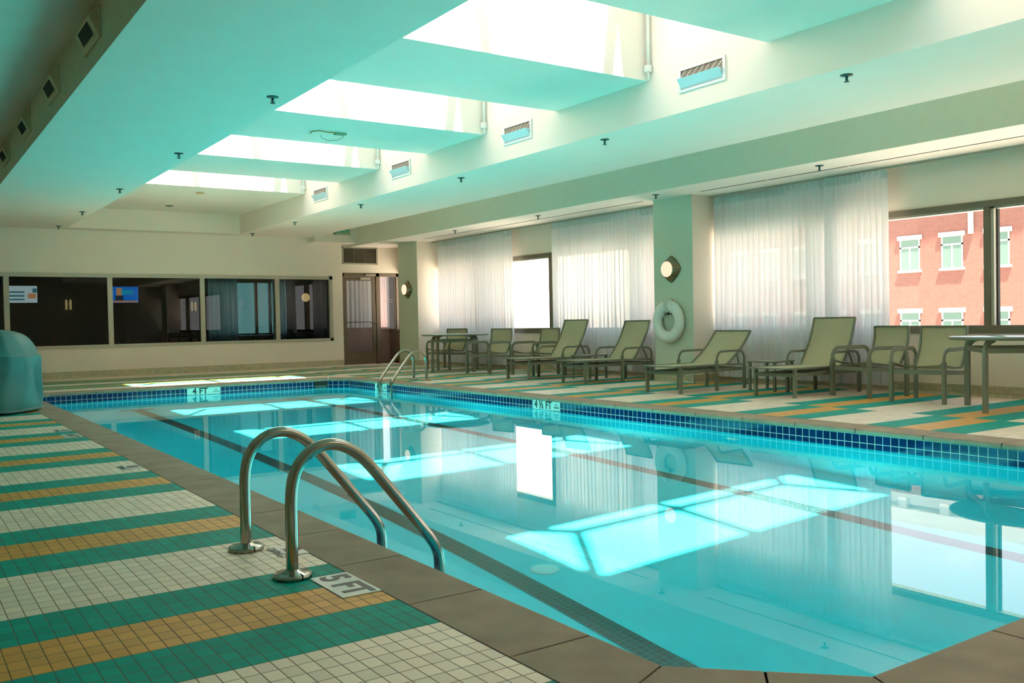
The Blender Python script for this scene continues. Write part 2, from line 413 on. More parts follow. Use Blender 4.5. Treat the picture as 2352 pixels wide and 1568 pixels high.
# water
wbm = MB(); wbm.quad([(x, y, 0) for x, y in POOL])
M_water = bpy.data.materials.new('water_surface'); M_water.use_nodes = True
nt = M_water.node_tree; nt.nodes.clear(); o_ = nt.nodes.new('ShaderNodeOutputMaterial'); g_ = nt.nodes.new('ShaderNodeBsdfGlass')
g_.inputs['IOR'].default_value = 1.333; g_.inputs['Roughness'].default_value = 0; nt.links.new(g_.outputs[0], o_.inputs[0])
water = wbm.build('water', M_water, recalc=True, loc=(0, 0, ZW)); water['kind'] = 'structure'
for p_ in water.data.polygons: p_.use_smooth = True
try: water.cycles.is_caustics_caster = True
except Exception as e: print('cc', e)
for nme in ('floor_pool_basin', 'floor_lane_lines', 'wall_waterline_tile'):
    bpy.data.objects[nme].cycles.is_caustics_receiver = True

# ------------------------------------------------------------------ ceiling
ce = MB()
DM = {'-z': 1}       # sides painted 0 wall cream, undersides 1
ce.box(XL0, XL1, YN, YF + .2, ZC, 3.7, 0, {'-z': 1, '-x': 5, '+x': 0})
ce.box(XR0, XR1, YN, YF + .2, ZC, 3.7, 0, {'-z': 1, '-x': 3, '+x': 2})
OPEN = [2.31 + 3.005 * k for k in range(-1, 5)]    # skylight openings, 1.49 long
pv = YN
for o in OPEN:
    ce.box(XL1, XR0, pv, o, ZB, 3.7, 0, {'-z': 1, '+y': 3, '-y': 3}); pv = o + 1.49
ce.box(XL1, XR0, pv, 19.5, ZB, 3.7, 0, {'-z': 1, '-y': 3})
ce.box(XL1, XR0, 19.5, YF + .2, ZC, 3.7, 0, {'-z': 1, '-y': 0})
ce.box(XS, XW + .4, YN, YF + .2, ZS, 3.7, 4, {'-z': 4, '-x': 2})
ce.box(XR1, XS, YN, YF + .2, 3.45, 3.7, 1)
ce.box(XR1, XS, 19.5, YF + .2, 2.82, 3.45, 0)
ce.box(XLW, XL0, YN, YF + .2, 3.38, 3.7, 1)
# shafts up to the roof
ZK = 4.3
for o in OPEN:
    a, b = o, o + 1.49
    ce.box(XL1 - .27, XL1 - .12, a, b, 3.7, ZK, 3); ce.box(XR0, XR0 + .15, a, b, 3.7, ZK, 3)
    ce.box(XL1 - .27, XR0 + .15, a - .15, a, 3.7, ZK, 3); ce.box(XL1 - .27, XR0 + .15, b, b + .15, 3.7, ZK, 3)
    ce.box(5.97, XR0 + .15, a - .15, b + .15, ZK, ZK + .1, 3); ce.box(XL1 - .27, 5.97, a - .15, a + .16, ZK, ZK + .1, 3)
ob = struct('ceiling', ce, [M_wall, M_ceil, M_band, M_shaft, M_soffit, M_tan])
# hipped skylights
for k, o in enumerate(OPEN):
    a, b = o + .16, o + 1.49; x0, x1 = XL1 - .12, 5.97; ym = (a + b) / 2; zr = 4.82; zb = ZK + .03
    hp = .45
    c = [Vector((x0, a, zb)), Vector((x1, a, zb)), Vector((x1, b, zb)), Vector((x0, b, zb))]
    r0, r1 = Vector((x0 + hp, ym, zr)), Vector((x1 - hp, ym, zr))
    f = MB()
    for p, q in ((c[0], c[1]), (c[1], c[2]), (c[2], c[3]), (c[3], c[0]), (r0, r1), (c[0], r0), (c[3], r0), (c[1], r1), (c[2], r1),
                 (Vector((4.30, ym, zr)), Vector((4.30, a, zb))), (Vector((4.30, ym, zr)), Vector((4.30, b, zb)))):
        f.bar([p, q], .105, .05)
    fr = struct('window_%d' % (5 + k), f, M_framel)
    g = MB(); g.quad([c[0], c[1], r1, r0]); g.quad([c[3], r0, r1, c[2]]); g.quad([c[0], r0, c[3]]); g.quad([c[1], c[2], r1])
    struct('skylight_pane', g, M_glass, fr)
# ------------------------------------------------------------------ walls
def zc_at(): pass
fw = MB()   # far wall with the window band x -1.6..8.57, z .615..2.04
WX0, WX1, WZ0, WZ1 = -.12, 8.57, .615, 2.04
fw.box(XLW, WX0, YF, YF + .2, 0, 3.5); fw.box(WX1, 8.86, YF, YF + .2, 0, 3.5)
fw.box(WX0, WX1, YF, YF + .2, 0, WZ0); fw.box(WX0, WX1, YF, YF + .2, WZ1, 3.5)
fw.box(8.86, XW + .2, YF + .06, YF + .2, 2.16, 3.5)   # above the door
struct('wall_far', fw, M_wall)
# window frame
wf = MB()
t = .05
wf.box(WX0 - .03, WX1 + .03, YF - .025, YF + .1, WZ1 - .045, WZ1 + .03); wf.box(WX0 - .03, WX1 + .03, YF - .025, YF + .1, WZ0 - .03, WZ0 + .03)
for x in (.12, 1.96, 3.805, 5.64, 7.287): wf.box(x - .048, x + .048, YF - .012, YF + .1, WZ0, WZ1 - .03)
wf.box(WX1 - .05, WX1 + .03, YF - .025, YF + .1, WZ0 - .03, WZ1 + .03); wf.box(WX0 - .03, WX0 + .05, YF - .025, YF + .1, WZ0 - .03, WZ1 + .03)
w4 = struct('window_4', wf, M_framel)
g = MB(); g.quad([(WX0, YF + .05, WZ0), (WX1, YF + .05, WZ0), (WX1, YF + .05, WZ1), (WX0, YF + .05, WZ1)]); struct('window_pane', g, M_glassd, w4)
# right wall with window ribbon
SILL, HEAD = .80, 2.16
rw = MB()
rw.box(XW, XW + .25, YN, YF + .2, 0, SILL - .05); rw.box(XW, XW + .25, YN, YF + .2, HEAD + .05, 3.5)
struct('wall_right', rw, M_wall)
def ribbon(name, y0, y1, mull):
    f = MB()
    f.box(XW - .03, XW + .12, y0, y1, SILL - .07, SILL + .02); f.box(XW - .03, XW + .12, y0, y1, HEAD, HEAD + .075)
    for y in mull: f.box(XW - .02, XW + .12, y - .035, y + .035, SILL, HEAD)
    o = struct(name, f, M_frame)
    g = MB(); g.quad([(XW + .09, y0, SILL), (XW + .09, y1, SILL), (XW + .09, y1, HEAD), (XW + .09, y0, HEAD)]); struct('window_pane', g, M_glass, o)
    f2 = MB()
    for y in mull: f2.box(XW + .0, XW + .115, y - .075, y - .036, SILL, HEAD); f2.box(XW + .05, XW + .1, y - .09, y - .075, SILL, HEAD, 1)
    f2.box(XW + .0, XW + .115, y0, y1, HEAD - .022, HEAD)
    struct('window_frame_lining', f2, [M_framel, M_dark], o)
    return o
ribbon('window_1', YN, 9.64, [-1.5, .9, 3.25, 5.58, 8.0])
ribbon('window_2', 10.5, 18.0, [11.6, 13.86, 16.2])
ribbon('window_3', 18.95, 20.1, [])
lw = MB(); lw.box(XLW - .2, XLW, YN, YF + .2, 0, 3.6); M_rear = mat('rear_wall_paint', (.46, .47, .38), .8)
struct('wall_left', lw, M_rear)
nw = MB(); nw.box(XLW - .2, XW + .25, YN - .2, YN, 0, 3.6); struct('wall_near', nw, M_rear)
# pillars
for k, (y0, y1) in enumerate(((9.64, 10.46), (18.05, 18.95), (-.9, -.1))):
    p = MB(); p.box(XP, XW + .02, y0, y1, 0, ZS + .02, 0, {'-x': 1}); struct('wall_pillar_%d' % (k + 1), p, [M_wall, M_green])
# cove tile baseboards
def cove(name, pts, mats, h=.13, th=.014):
    b = MB()
    for (x0, y0, x1, y1, nx, ny, mi) in pts:
        prof = [(.045, 0.001), (.022, .008), (.012, .03), (th, h), (0, h)]
        for (d0, z0), (d1, z1) in zip(prof, prof[1:]):
            b.quad([(x0 + nx * d0, y0 + ny * d0, z0), (x1 + nx * d0, y1 + ny * d0, z0), (x1 + nx * d1, y1 + ny * d1, z1), (x0 + nx * d1, y0 + ny * d1, z1)], mi)
    return struct(name, b, mats)
cove('baseboard_far', [(XLW, YF, 8.86, YF, 0, -1, 1)], [M_cove, M_covex])
cove('baseboard_right', [(XW, YN, XW, 9.64, -1, 0, 0), (XW, 10.46, XW, 18.05, -1, 0, 0), (XW, 18.95, XW, 20.0, -1, 0, 0)], [M_cove, M_covex])
cove('baseboard_pillar', [(XP, 9.63, XP, 10.47, -1, 0, 0), (XP, 9.64, XW, 9.64, 0, -1, 1), (XP, 10.46, XW, 10.46, 0, 1, 1), (XP, 18.04, XP, 18.96, -1, 0, 0), (XP, 18.05, XW, 18.05, 0, -1, 1), (XP, 18.95, XW, 18.95, 0, 1, 1)], [M_cove, M_covex])
cove('baseboard_left', [(XLW, YN, XLW, YF, 1, 0, 0)], [M_cove, M_covex])

# ------------------------------------------------------------------ door in the far right corner
DY = YF + .10
d = MB()
for (x0, x1, z0, z1) in ((8.86, 8.925, 0, 2.16), (9.745, 9.83, 0, 2.16), (10.28, 10.34, 0, 2.16), (8.86, 10.34, 2.08, 2.16)):
    d.box(x0, x1, DY - .05, DY + .06, z0, z1)
door = struct('door_1', d, M_door)
d = MB()
for (x0, x1, z0, z1) in ((8.93, 8.985, .01, 2.07), (9.655, 9.74, .01, 2.07), (8.985, 9.655, 1.98, 2.07), (8.985, 9.655, .01, .30)): d.box(x0, x1, DY - .03, DY + .02, z0, z1)
leaf = struct('door_leaf', d, M_door, door)
g = MB(); g.quad([(8.98, DY, .29), (9.66, DY, .29), (9.66, DY, 1.99), (8.98, DY, 1.99)]); struct('door_pane', g, M_glass, leaf)
b = MB(); b.tube([(8.93, DY - .03, 1.0), (8.93, DY - .08, 1.0), (9.73, DY - .08, 1.0), (9.73, DY - .03, 1.0)], .012, 8)
b.tube([(9.625, DY - .03, .98), (9.625, DY - .09, .96), (9.625, DY - .09, .61), (9.625, DY - .03, .59)], .011, 8); struct('door_handle', b, M_frame, leaf)
b = MB(); b.box(9.33, 9.58, DY - .09, DY - .03, 2.00, 2.05); b.box(9.46, 9.72, DY - .10, DY - .06, 2.10, 2.13); struct('door_closer', b, M_framel, leaf)
d = MB(); d.box(9.83, 10.28, DY - .02, DY + .02, .01, .09); d.box(9.83, 9.86, DY - .02, DY + .02, .01, 2.08); d.box(10.25, 10.28, DY - .02, DY + .02, .01, 2.08)
sl = struct('sidelight_frame', d, M_door, door)
g = MB(); g.quad([(9.84, DY, .08), (10.27, DY, .08), (10.27, DY, 2.08), (9.84, DY, 2.08)]); struct('sidelight_pane', g, M_glass, door)
b = MB()
for k in range(3): b.box(9.28 - (.09 if k == 1 else 0), 9.55, DY - .006, DY - .004, 1.58 - .055 * k, 1.587 - .055 * k)
b.box(9.93, 10.2, DY - .006, DY - .004, 1.525, 1.532); b.box(9.93, 10.2, DY - .006, DY - .004, 1.47, 1.477)
struct('door_lettering', b, M_framel, door)
# corridor behind the door: low wall, sheer curtain, daylight
v = MB(); v.box(8.7, 8.8, 20.2, 21.8, 0, 3, 0, {'-x': 2}); v.box(8.8, 10.9, 21.6, 21.7, 0, .86, 1); v.box(8.8, 10.9, 21.6, 21.7, 2.3, 3.4); v.box(8.7, 10.9, 20.12, 21.8, 2.7, 3.3)
v.box(8.8, 10.9, 20.3, 21.8, -.05, 0, 1); v.box(10.9, 11.0, 20.2, 21.7, 0, 2.8, 1); struct('wall_corridor', v, [M_wall, mat('brown_panel', (.13, .08, .055), .6), M_gymw])
# louvre over the door
l = MB(); 
for (x0, x1, z0, z1) in ((8.885, 8.91, 2.37, 2.77), (9.75, 9.79, 2.37, 2.77), (8.885, 9.79, 2.36, 2.39), (8.885, 9.79, 2.74, 2.77)): l.box(x0, x1, YF + .02, YF + .08, z0, z1)
lo = thing('louvre_grille', 'dark horizontal louvre grille in a pale frame above the glazed door', 'grille')
l.build('grille_frame', M_framel, lo)
l = MB()
for k in range(11):
    z = 2.40 + k * .032; l.box(8.91, 9.75, YF + .035, YF + .055, z, z + .014)
for x in (9.17, 9.45): l.box(x, x + .012, YF + .03, YF + .05, 2.39, 2.74)
l.build('louvre_slats', M_frame, lo); l = MB(); l.box(8.91, 9.75, YF + .056, YF + .058, 2.39, 2.74); l.build('backing', M_dark, lo)

M_ttop_g = mat('gym_table_top', (.34, .42, .42), .12, 0, spec=.8)
# ------------------------------------------------------------------ gym room behind the far windows
GX0, GX1 = 6.98, 8.62          # window in the gym's back wall
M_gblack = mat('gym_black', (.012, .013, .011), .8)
def shell(name, boxes, mi=0):
    b = MB()
    for q in boxes: b.box(*q)
    struct(name, b, [M_gymw, M_gblack][mi])
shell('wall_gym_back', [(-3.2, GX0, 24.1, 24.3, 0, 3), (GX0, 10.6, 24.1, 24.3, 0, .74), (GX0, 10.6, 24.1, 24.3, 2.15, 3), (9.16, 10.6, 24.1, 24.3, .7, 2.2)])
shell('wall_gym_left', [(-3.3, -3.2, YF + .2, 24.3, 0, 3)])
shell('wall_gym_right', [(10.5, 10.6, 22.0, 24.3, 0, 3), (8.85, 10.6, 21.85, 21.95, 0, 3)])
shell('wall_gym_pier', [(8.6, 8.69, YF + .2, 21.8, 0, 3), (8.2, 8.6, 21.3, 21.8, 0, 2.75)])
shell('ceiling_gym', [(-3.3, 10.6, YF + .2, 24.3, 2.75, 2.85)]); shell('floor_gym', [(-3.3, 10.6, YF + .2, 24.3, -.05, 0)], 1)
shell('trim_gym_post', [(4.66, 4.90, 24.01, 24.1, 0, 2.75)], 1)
wq = MB(); wq.box(8.22, 8.28, 24.1, 24.2, .74, 2.15); wq.box(GX0, 9.16, 24.1, 24.2, .70, .76); wq.box(GX0, 9.16, 24.1, 24.2, 2.1, 2.15); wq.box(8.60, 8.66, 24.1, 24.2, .74, 2.15)
wq5 = struct('window_11', wq, M_frame); g = MB(); g.quad([(GX0, 24.15, .74), (9.16, 24.15, .74), (9.16, 24.15, 2.15), (GX0, 24.15, 2.15)]); struct('window_pane', g, glass_mat('blue_tinted_glass', (.16, .33, .37)), wq5)
for (xa, xb_, lb_) in ((6.92, 7.70, 'dim sheer curtain inside the gym behind the third pane'), (8.64, 9.02, 'dim sheer curtain inside the gym behind the rightmost pane')):
    b = MB(); b.grid(lambda u, v: (xa + (xb_ - xa) * u, 23.98 + .03 * math.sin(2 * math.pi * u * (xb_ - xa) / .12), .25 + 2.495 * v), 90, 6)
    ct = thing('gym_curtain', lb_, 'curtain'); b.build('curtain_cloth', sheer_mat('gym_sheer_cloth'), ct, recalc=False)
t = thing('gym_round_light', 'round wall light glowing orange behind the rightmost gym pane', 'wall light', (8.49, 21.3, 1.625))
b = MB(); b.lathe([(.0, -.05), (.115, -.045), (.125, -.0)], seg=24, axis='Y'); b.build('light_base', M_bronze, t); b = MB(); b.lathe([(0, -.10), (.065, -.095), (.098, -.07), (.105, -.045)], seg=28, axis='Y'); b.build('light_glass', emit_mat('gym_round_glow', (1, .6, .28), 2.2), t)
t = thing('gym_table', 'dim round table inside the gym behind the third pane', 'table', (7.7, 22.6, 0))
b = MB(); b.lathe([(0, .70), (.62, .70), (.64, .715), (.62, .73), (0, .73)], seg=40); b.build('tabletop', M_ttop_g, t); b = MB(); b.lathe([(.03, .70), (.03, .03), (.22, .02), (.22, 0)], seg=16); b.build('pedestal', M_frm, t)
t = thing('gym_chair', 'dim high-backed chair inside the gym behind the third pane', 'chair', (6.35, 22.4, 0), .3)
b = MB(); b.bar([(0, 0, .42), (.5, 0, .42)], .5, .05, up=(0, 0, 1)); b.build('seat', M_sling, t); b = MB(); b.bar([(.0, 0, .42), (-.06, 0, .7), (-.18, 0, .98)], .46, .04, up=(1, 0, 0)); b.build('backrest', M_sling, t)
for lx in (.03, .47):
    for ly in (-.22, .22): b = MB(); b.bar([(lx, ly, 0), (lx, ly, .42)], .03, .03, up=(1, 0, 0)); b.build('leg', M_frm, t)
def tv(name, x0, x1, z0, z1, label, first):
    t = thing(name, label, 'television')
    b = MB(); b.box(x0 - .02, x1 + .02, 23.93, 24.0, z0 - .02, z1 + .02, bev=.006); b.box((x0 + x1) / 2 - .1, (x0 + x1) / 2 + .1, 24.0, 24.1, z0 + .1, z1 - .1); b.build('casing', M_dark, t)
    s = MB(); s.box(x0, x1, 23.92, 23.928, z0, z1); scr = s.build('screen', first[0], t)
    for (nm, a, b_, c_, d_, mm) in first[1]:
        q = MB(); q.box(x0 + a * (x1 - x0), x0 + b_ * (x1 - x0), 23.912, 23.918, z0 + c_ * (z1 - z0), z0 + d_ * (z1 - z0)); q.build(nm, mm, scr)
    return t
e_w = emit_mat('screen_pale', (.55, .62, .70), 2.2); e_n = emit_mat('screen_navy', (.03, .12, .16), 3.0); e_o = emit_mat('screen_orange', (.8, .32, .14), 1.7)
e_b = emit_mat('screen_blue', (.0, .16, .75), 2.2); e_c = emit_mat('screen_cyan', (.0, .45, .75), 1.7); e_k = emit_mat('screen_dark', (.01, .02, .05), 2.0)
tv('television', 2.29, 2.99, 1.595, 1.985, 'small wall television with pale screen of dark bars behind the leftmost gym pane', (e_w, [('screen_bar', .05, .62, .58, .68, e_n), ('screen_bar', .05, .62, .36, .46, e_n), ('screen_bar', .05, .62, .15, .24, e_n), ('screen_picture', .72, .96, .25, .55, e_o), ('screen_picture', .86, .99, .6, .85, e_n)]))
tv('television', 4.50, 5.22, 1.585, 1.975, 'wall television with bright blue news picture behind the second gym pane', (e_b, [('screen_glow', .45, .85, .5, .8, e_c), ('screen_person', .30, .48, .45, .92, e_o), ('screen_suit', .26, .52, .14, .45, e_k), ('screen_banner', .03, .97, .02, .13, e_o)]))
dk = MB(); dk.box(5.97, 6.53, 24.05, 24.09, 0, 1.8, 0); struct('door_2', dk, M_dark)
vt = MB()
vt.box(6.14, 6.46, 24.07, 24.1, 1.915, 2.02); tag(vt.build('gym_wall_vent', M_dark), 'black rectangular vent above the dark doorway inside the gym', 'vent')
def gsconce(x, z, label):
    t = thing('gym_sconce', label, 'wall light', (x, 24.1, z))
    b = MB(); b.lathe([(.0, -.06), (.07, -.05), (.07, 0)], (0, 0, 0), 12, 'Y'); b.build('sconce_base', M_bronze, t)
    b = MB()
    for s in (-.045, .045): b.lathe([(.0, -.14), (.025, -.12), (.028, .08), (0, .12)], (s, -.09, 0), 10)
    b.build('lamp_tube', emit_mat('gym_lamp', (.7, .45, .2), 1.6), t)
gsconce(3.66, 1.56, 'small twin-tube wall light glowing dimly behind the leftmost gym pane'); gsconce(6.58, 1.50, 'small twin-tube wall light beside the dark gym doorway')
def stool(x, y, rz, label):
    t = thing('gym_stool', label, 'stool', (x, y, 0), rz)
    b = MB(); b.lathe([(0, .42), (.19, .42), (.21, .45), (.19, .48), (0, .485)], seg=18); b.box(-.17, .17, .14, .17, .52, .82, bev=.01); b.build('seat', mat('stool_seat', (.09, .07, .03), .6), t)
    for sx in (-1, 1):
        for sy in (-1, 1):
            b = MB(); b.tube([(sx * .11, sy * .11, .42), (sx * .19, sy * .19, 0)], .014, 6); b.build('leg', M_white, t)
stool(3.36, 22.9, .2, 'low gym seat with pale splayed legs behind the leftmost gym pane'); stool(5.0, 23.0, -.3, 'low gym seat with pale splayed legs below the blue television')

# ------------------------------------------------------------------ vents, conduits, sprinklers
def right_vent():
    t = thing('air_vent', '', 'vent', (XR0, 0, 3.225))
    f = MB()
    for (y0, y1, z0, z1) in ((-.295, .295, -.112, -.09), (-.295, .295, .09, .112), (-.295, -.265, -.09, .09), (.265, .295, -.09, .09)): f.box(-.018, 0, y0, y1, z0, z1)
    f.build('vent_frame', M_vent, t)
    b = MB(); b.box(-.004, -.001, -.265, .265, -.09, .09); b.build('backing', mat('vent_inside', (.28, .25, .20), .8), t)
    d = MB(); d.quad([(-.004, -.262, -.085), (-.004, .262, -.085), (-.075, .262, .005), (-.075, -.262, .005)]); d.quad([(-.004, -.262, -.085), (-.075, -.262, .005), (-.004, -.262, .005)]); d.quad([(-.004, .262, -.085), (-.075, .262, .005), (-.004, .262, .005)])
    d.build('deflector', mat('vent_deflector', (.50, .68, .74), .35), t)
    for k in range(7):
        y = -.235 + k * .078; v = MB(); v.quad([(-.004, y - .03, .088), (-.06, y, .0), (-.06, y + .006, .0), (-.004, y - .02, .088)]); v.build('vane', M_vent, t)
    return t
lab = ['white louvred air vent on the skylight well side, nearest and largest', 'white louvred air vent, second nearest along the skylight well', 'white louvred air vent, third along the skylight well', 'white louvred air vent, smallest and farthest along the skylight well', 'white louvred air vent high on the well side, cut off above the picture']
rv = right_vent()
for k in range(4):
    o = rv if k == 0 else dup(rv, (0, 0, 0)); o.location = (XR0, OPEN[2 + k] + .755, 3.225); o['label'] = lab[k]; o['group'] = 'air vents along the skylight wells'
def left_vent():
    t = thing('side_vent', '', 'vent')
    f = MB(); f.box(-.015, 0, 0, .62, -.115, .115); f.build('vent_frame', M_tan, t)
    b = MB(); b.quad([(-.015, .03, .10), (-.015, .60, .10), (-.08, .60, .03), (-.08, .03, .03)]); b.quad([(-.015, .03, -.10), (-.08, .03, .03), (-.08, .60, .03), (-.015, .60, -.10)])
    b.quad([(-.015, .03, .10), (-.08, .03, .03), (-.015, .03, -.10)]); b.quad([(-.015, .6, .10), (-.015, .6, -.10), (-.08, .6, .03)]); b.build('hood', M_tan, t)
    c = MB(); c.quad([(-.034, .12, -.076), (-.076, .12, .012), (-.076, .50, .012), (-.034, .50, -.076)]); c.build('opening', M_dark, t); return t
lv = left_vent(); ll = ['hooded side vent on the left ceiling face, nearest and largest', 'hooded side vent on the left ceiling face, second from the top', 'hooded side vent on the left ceiling face, third from the top', 'hooded side vent at the left picture edge, lowest and smallest']
for k, y in enumerate((7.12, 8.96, 10.89, 12.83)):
    o = lv if k == 0 else dup(lv, (0, 0, 0)); o.location = (XL0, y, 3.185); o['label'] = ll[k]; o['group'] = 'side vents on the left ceiling face'
def conduit():
    t = thing('conduit', '', 'pipe'); b = MB(); b.tube([(0, 0, 3.42), (0, 0, 4.3)], .018, 10); b.build('pipe', M_white, t)
    b = MB(); b.box(-.035, .02, -.03, .03, 3.40, 3.47, bev=.006); b.tube([(.0, 0, 3.42), (.0, .0, 3.33)], .014, 8); b.build('junction_box', M_white, t); return t
cd = conduit(); cl = ['nearest and tallest-looking', 'second nearest', 'third nearest', 'farthest']
for k in range(4):
    o = cd if k == 0 else dup(cd, (0, 0, 0)); o.location = (XR0 - .036, OPEN[2 + k] + 1.44, 0); o['label'] = 'white conduit pipe rising in a skylight well corner, %s' % cl[k]; o['group'] = 'conduits in the skylight wells'
def sprinkler():
    t = thing('ceiling_sprinkler', '', 'sprinkler'); b = MB(); b.lathe([(.052, 0), (.05, -.006), (.02, -.012), (0, -.012)], seg=20); b.build('escutcheon', M_sprk, t)
    b = MB(); b.lathe([(.011, -.01), (.011, -.03), (.006, -.035), (.006, -.052), (.022, -.054), (.022, -.058), (0, -.058)], seg=12); b.tube([(-.012, 0, -.028), (-.016, 0, -.042), (0, 0, -.054)], .003, 5); b.tube([(.012, 0, -.028), (.016, 0, -.042), (0, 0, -.054)], .003, 5)
    b.build('sprinkler_head', M_sprk, t); return t
sp = sprinkler(); first = True
order = ['nearest', 'second', 'third', 'fourth', 'fifth', 'farthest']
def put_sp(x, y, z, lab_, grp):
    global first
    o = sp if first else dup(sp, (0, 0, 0)); first = False; o.location = (x, y, z); o['label'] = lab_; o['group'] = grp
for k, y in enumerate((7.67, 10.69, 13.82, 16.78, 19.3)): put_sp(2.81, y, ZC, 'dark sprinkler head on the teal ceiling left of the skylights, %s in its row' % (order[k] if k < 4 else 'farthest'), 'sprinklers left of the skylights')
for k, y in enumerate((4.67, 7.72, 10.74, 13.92, 16.86, 19.3)): put_sp(6.555, y, ZC, 'dark sprinkler head on the teal ceiling right of the skylights, %s in its row' % order[k], 'sprinklers right of the skylights')
for k, y in enumerate((7.06, 9.9, 12.82, 15.6)): put_sp(9.36, y, ZS, 'small sprinkler head under the white soffit by the curtains, %s in its row' % (order[k] if k < 3 else 'farthest'), 'sprinklers under the window soffit')
def disc(x, y, z, m_, label):
    b = MB(); b.lathe([(.075, 0), (.075, -.012), (.05, -.022), (0, -.024)], (x, y, z), 20); tag(b.build('smoke_detector', m_), label, 'detector')
disc(4.684, 16.5, ZB, mat('orange_disc', (.55, .36, .18), .6), 'flat orange disc on the ceiling beyond the farthest skylight'); disc(4.655, 18.5, ZB, mat('grey_disc', (.16, .2, .14), .6), 'small dark disc on the ceiling just before the far wall')
cbm = MB()
path = [(4.40, 10.74, 3.322), (4.38, 10.60, 3.318), (4.43, 10.52, 3.315), (4.55, 10.53, 3.31), (4.66, 10.56, 3.318), (4.77, 10.58, 3.322)]
cbm.tube(path, .007, 8)
kc = tag(cbm.build('loose_cable', mat('yellow_cable', (.30, .27, .06), .5)), 'loose yellow cable loop hanging on the ceiling beam between two skylights', 'cable')
b = MB(); b.tube([(4.77, 10.58, 3.31), (4.80, 10.66, 3.295), (4.79, 10.80, 3.285), (4.72, 10.93, 3.29), (4.62, 10.90, 3.31), (4.56, 10.80, 3.322)], .004, 6); b.box(4.66, 4.80, 10.55, 10.63, 3.305, 3.33); b.build('cable_end', mat('green_cable', (.15, .35, .22), .5), kc)
# soffit slots
def slotrun(ys, label):
    t = thing('slot_diffuser', label, 'air slot')
    for a, b_ in zip(ys, ys[1:]):
        m_ = MB(); m_.box(9.70, 9.725, a + .01, b_ - .01, ZS - .003, ZS + .004); m_.build('slot', M_dark, t)
slotrun([3.3, 4.5, 5.72, 6.91, 8.15, 9.36], 'long thin black air slot in the white soffit above the right curtains')
slotrun([10.55, 11.7, 12.9, 14.1, 15.3, 16.5, 17.5], 'long thin black air slot in the white soffit beyond the middle pillar')
# exit sign
ex = thing('exit_sign', 'green lettered exit sign partly hidden by the ceiling edge near the door', 'sign', (8.66, 19.42, 3.09))
b = MB(); b.box(-.19, .19, 0, .05, -.10, .10, bev=.006); b.build('sign_housing', mat('sign_plate', (.30, .36, .24), .5), ex)
text_mesh('sign_text', 'EXIT', .17, emit_mat('exit_green', (.0, .28, .12), .6), ex, Matrix(((1, 0, 0, .0), (0, 0, -1, -.003), (0, 1, 0, 0), (0, 0, 0, 1))), .001, .003, 1.05)
b = MB(); b.lathe([(.0, 0), (.018, 0), (.018, .03), (0, .03)], (-.17, .0, -.08), 10, 'Y'); b.build('sign_lamp', M_dark, ex)
b = MB(); b.box(-.05, .05, .05, .08, -.05, .05); b.build('sign_bracket', M_framel, ex)

# ------------------------------------------------------------------ sconces and life ring on the pillars
def sconce(loc, label):
    t = thing('wall_sconce', label, 'wall light', loc)
    def sq(a, h):
        k = min(1, max(0, (h + .10) / .10)); p = 1.32 + (1 - k) * .68
        return 1 / ((abs(math.cos(a)) ** p + abs(math.sin(a)) ** p) ** (1 / p))
    b = MB(); b.lathe([(.205, -.001), (.205, -.008), (.185, -.03), (.155, -.065), (.132, -.092), (.122, -.1)], seg=64, axis='X', sq=sq); b.build('sconce_body', M_bronze, t)
    b = MB(); b.lathe([(.118, -.096), (.116, -.108), (.09, -.118), (.04, -.124), (.001, -.125)], seg=40, axis='X'); b.build('lamp_glass', M_lampg, t)
    return t
s1 = sconce((XP, 10.08, 1.70), 'diamond-shaped bronze wall light above the white life ring')
s2 = dup(s1, (XP, 18.5, 1.715), 0, 'diamond-shaped bronze wall light on the far pillar beside the door')
lr = thing('life_ring', 'white life ring hung by a rope on the green pillar below the wall light', 'life ring', (XP - .062, 10.1, .915))
b = MB(); b.tube([(0, .235 * math.sin(a), .235 * math.cos(a)) for a in [2 * math.pi * k / 48 for k in range(48)]], .088, 16, closed=True, ry=.058, up=(1, 0, 0)); b.build('ring', M_white, lr)
for dy in (-.03, .03, .0):
    b = MB(); a0 = dy * 3.5
    b.tube([(.0 + .066 * math.cos(t), math.sin(a0) * (.235 + .096 * math.sin(t)), math.cos(a0) * (.235 + .096 * math.sin(t))) for t in [2 * math.pi * k / 16 for k in range(16)]], .009, 6, closed=True); b.build('rope_band', M_rope, lr)
b = MB(); b.tube([(-.02, .055, .20), (-.04, .07, .12), (-.045, .03, .04), (-.045, -.04, .03), (-.04, -.085, .08), (-.02, -.07, .18)], .006, 6)
b.tube([(-.06, -.09, .30), (-.065, -.12, .25), (-.05, -.16, .24)], .006, 6); b.build('rope_loop', M_rope, lr)
b = MB(); b.box(-.01, .062, -.02, .02, .10, .15, bev=.004); b.tube([(.0, 0, .12), (-.02, 0, .15), (-.03, 0, .20)], .008, 6); b.build('hook', M_dark, lr)

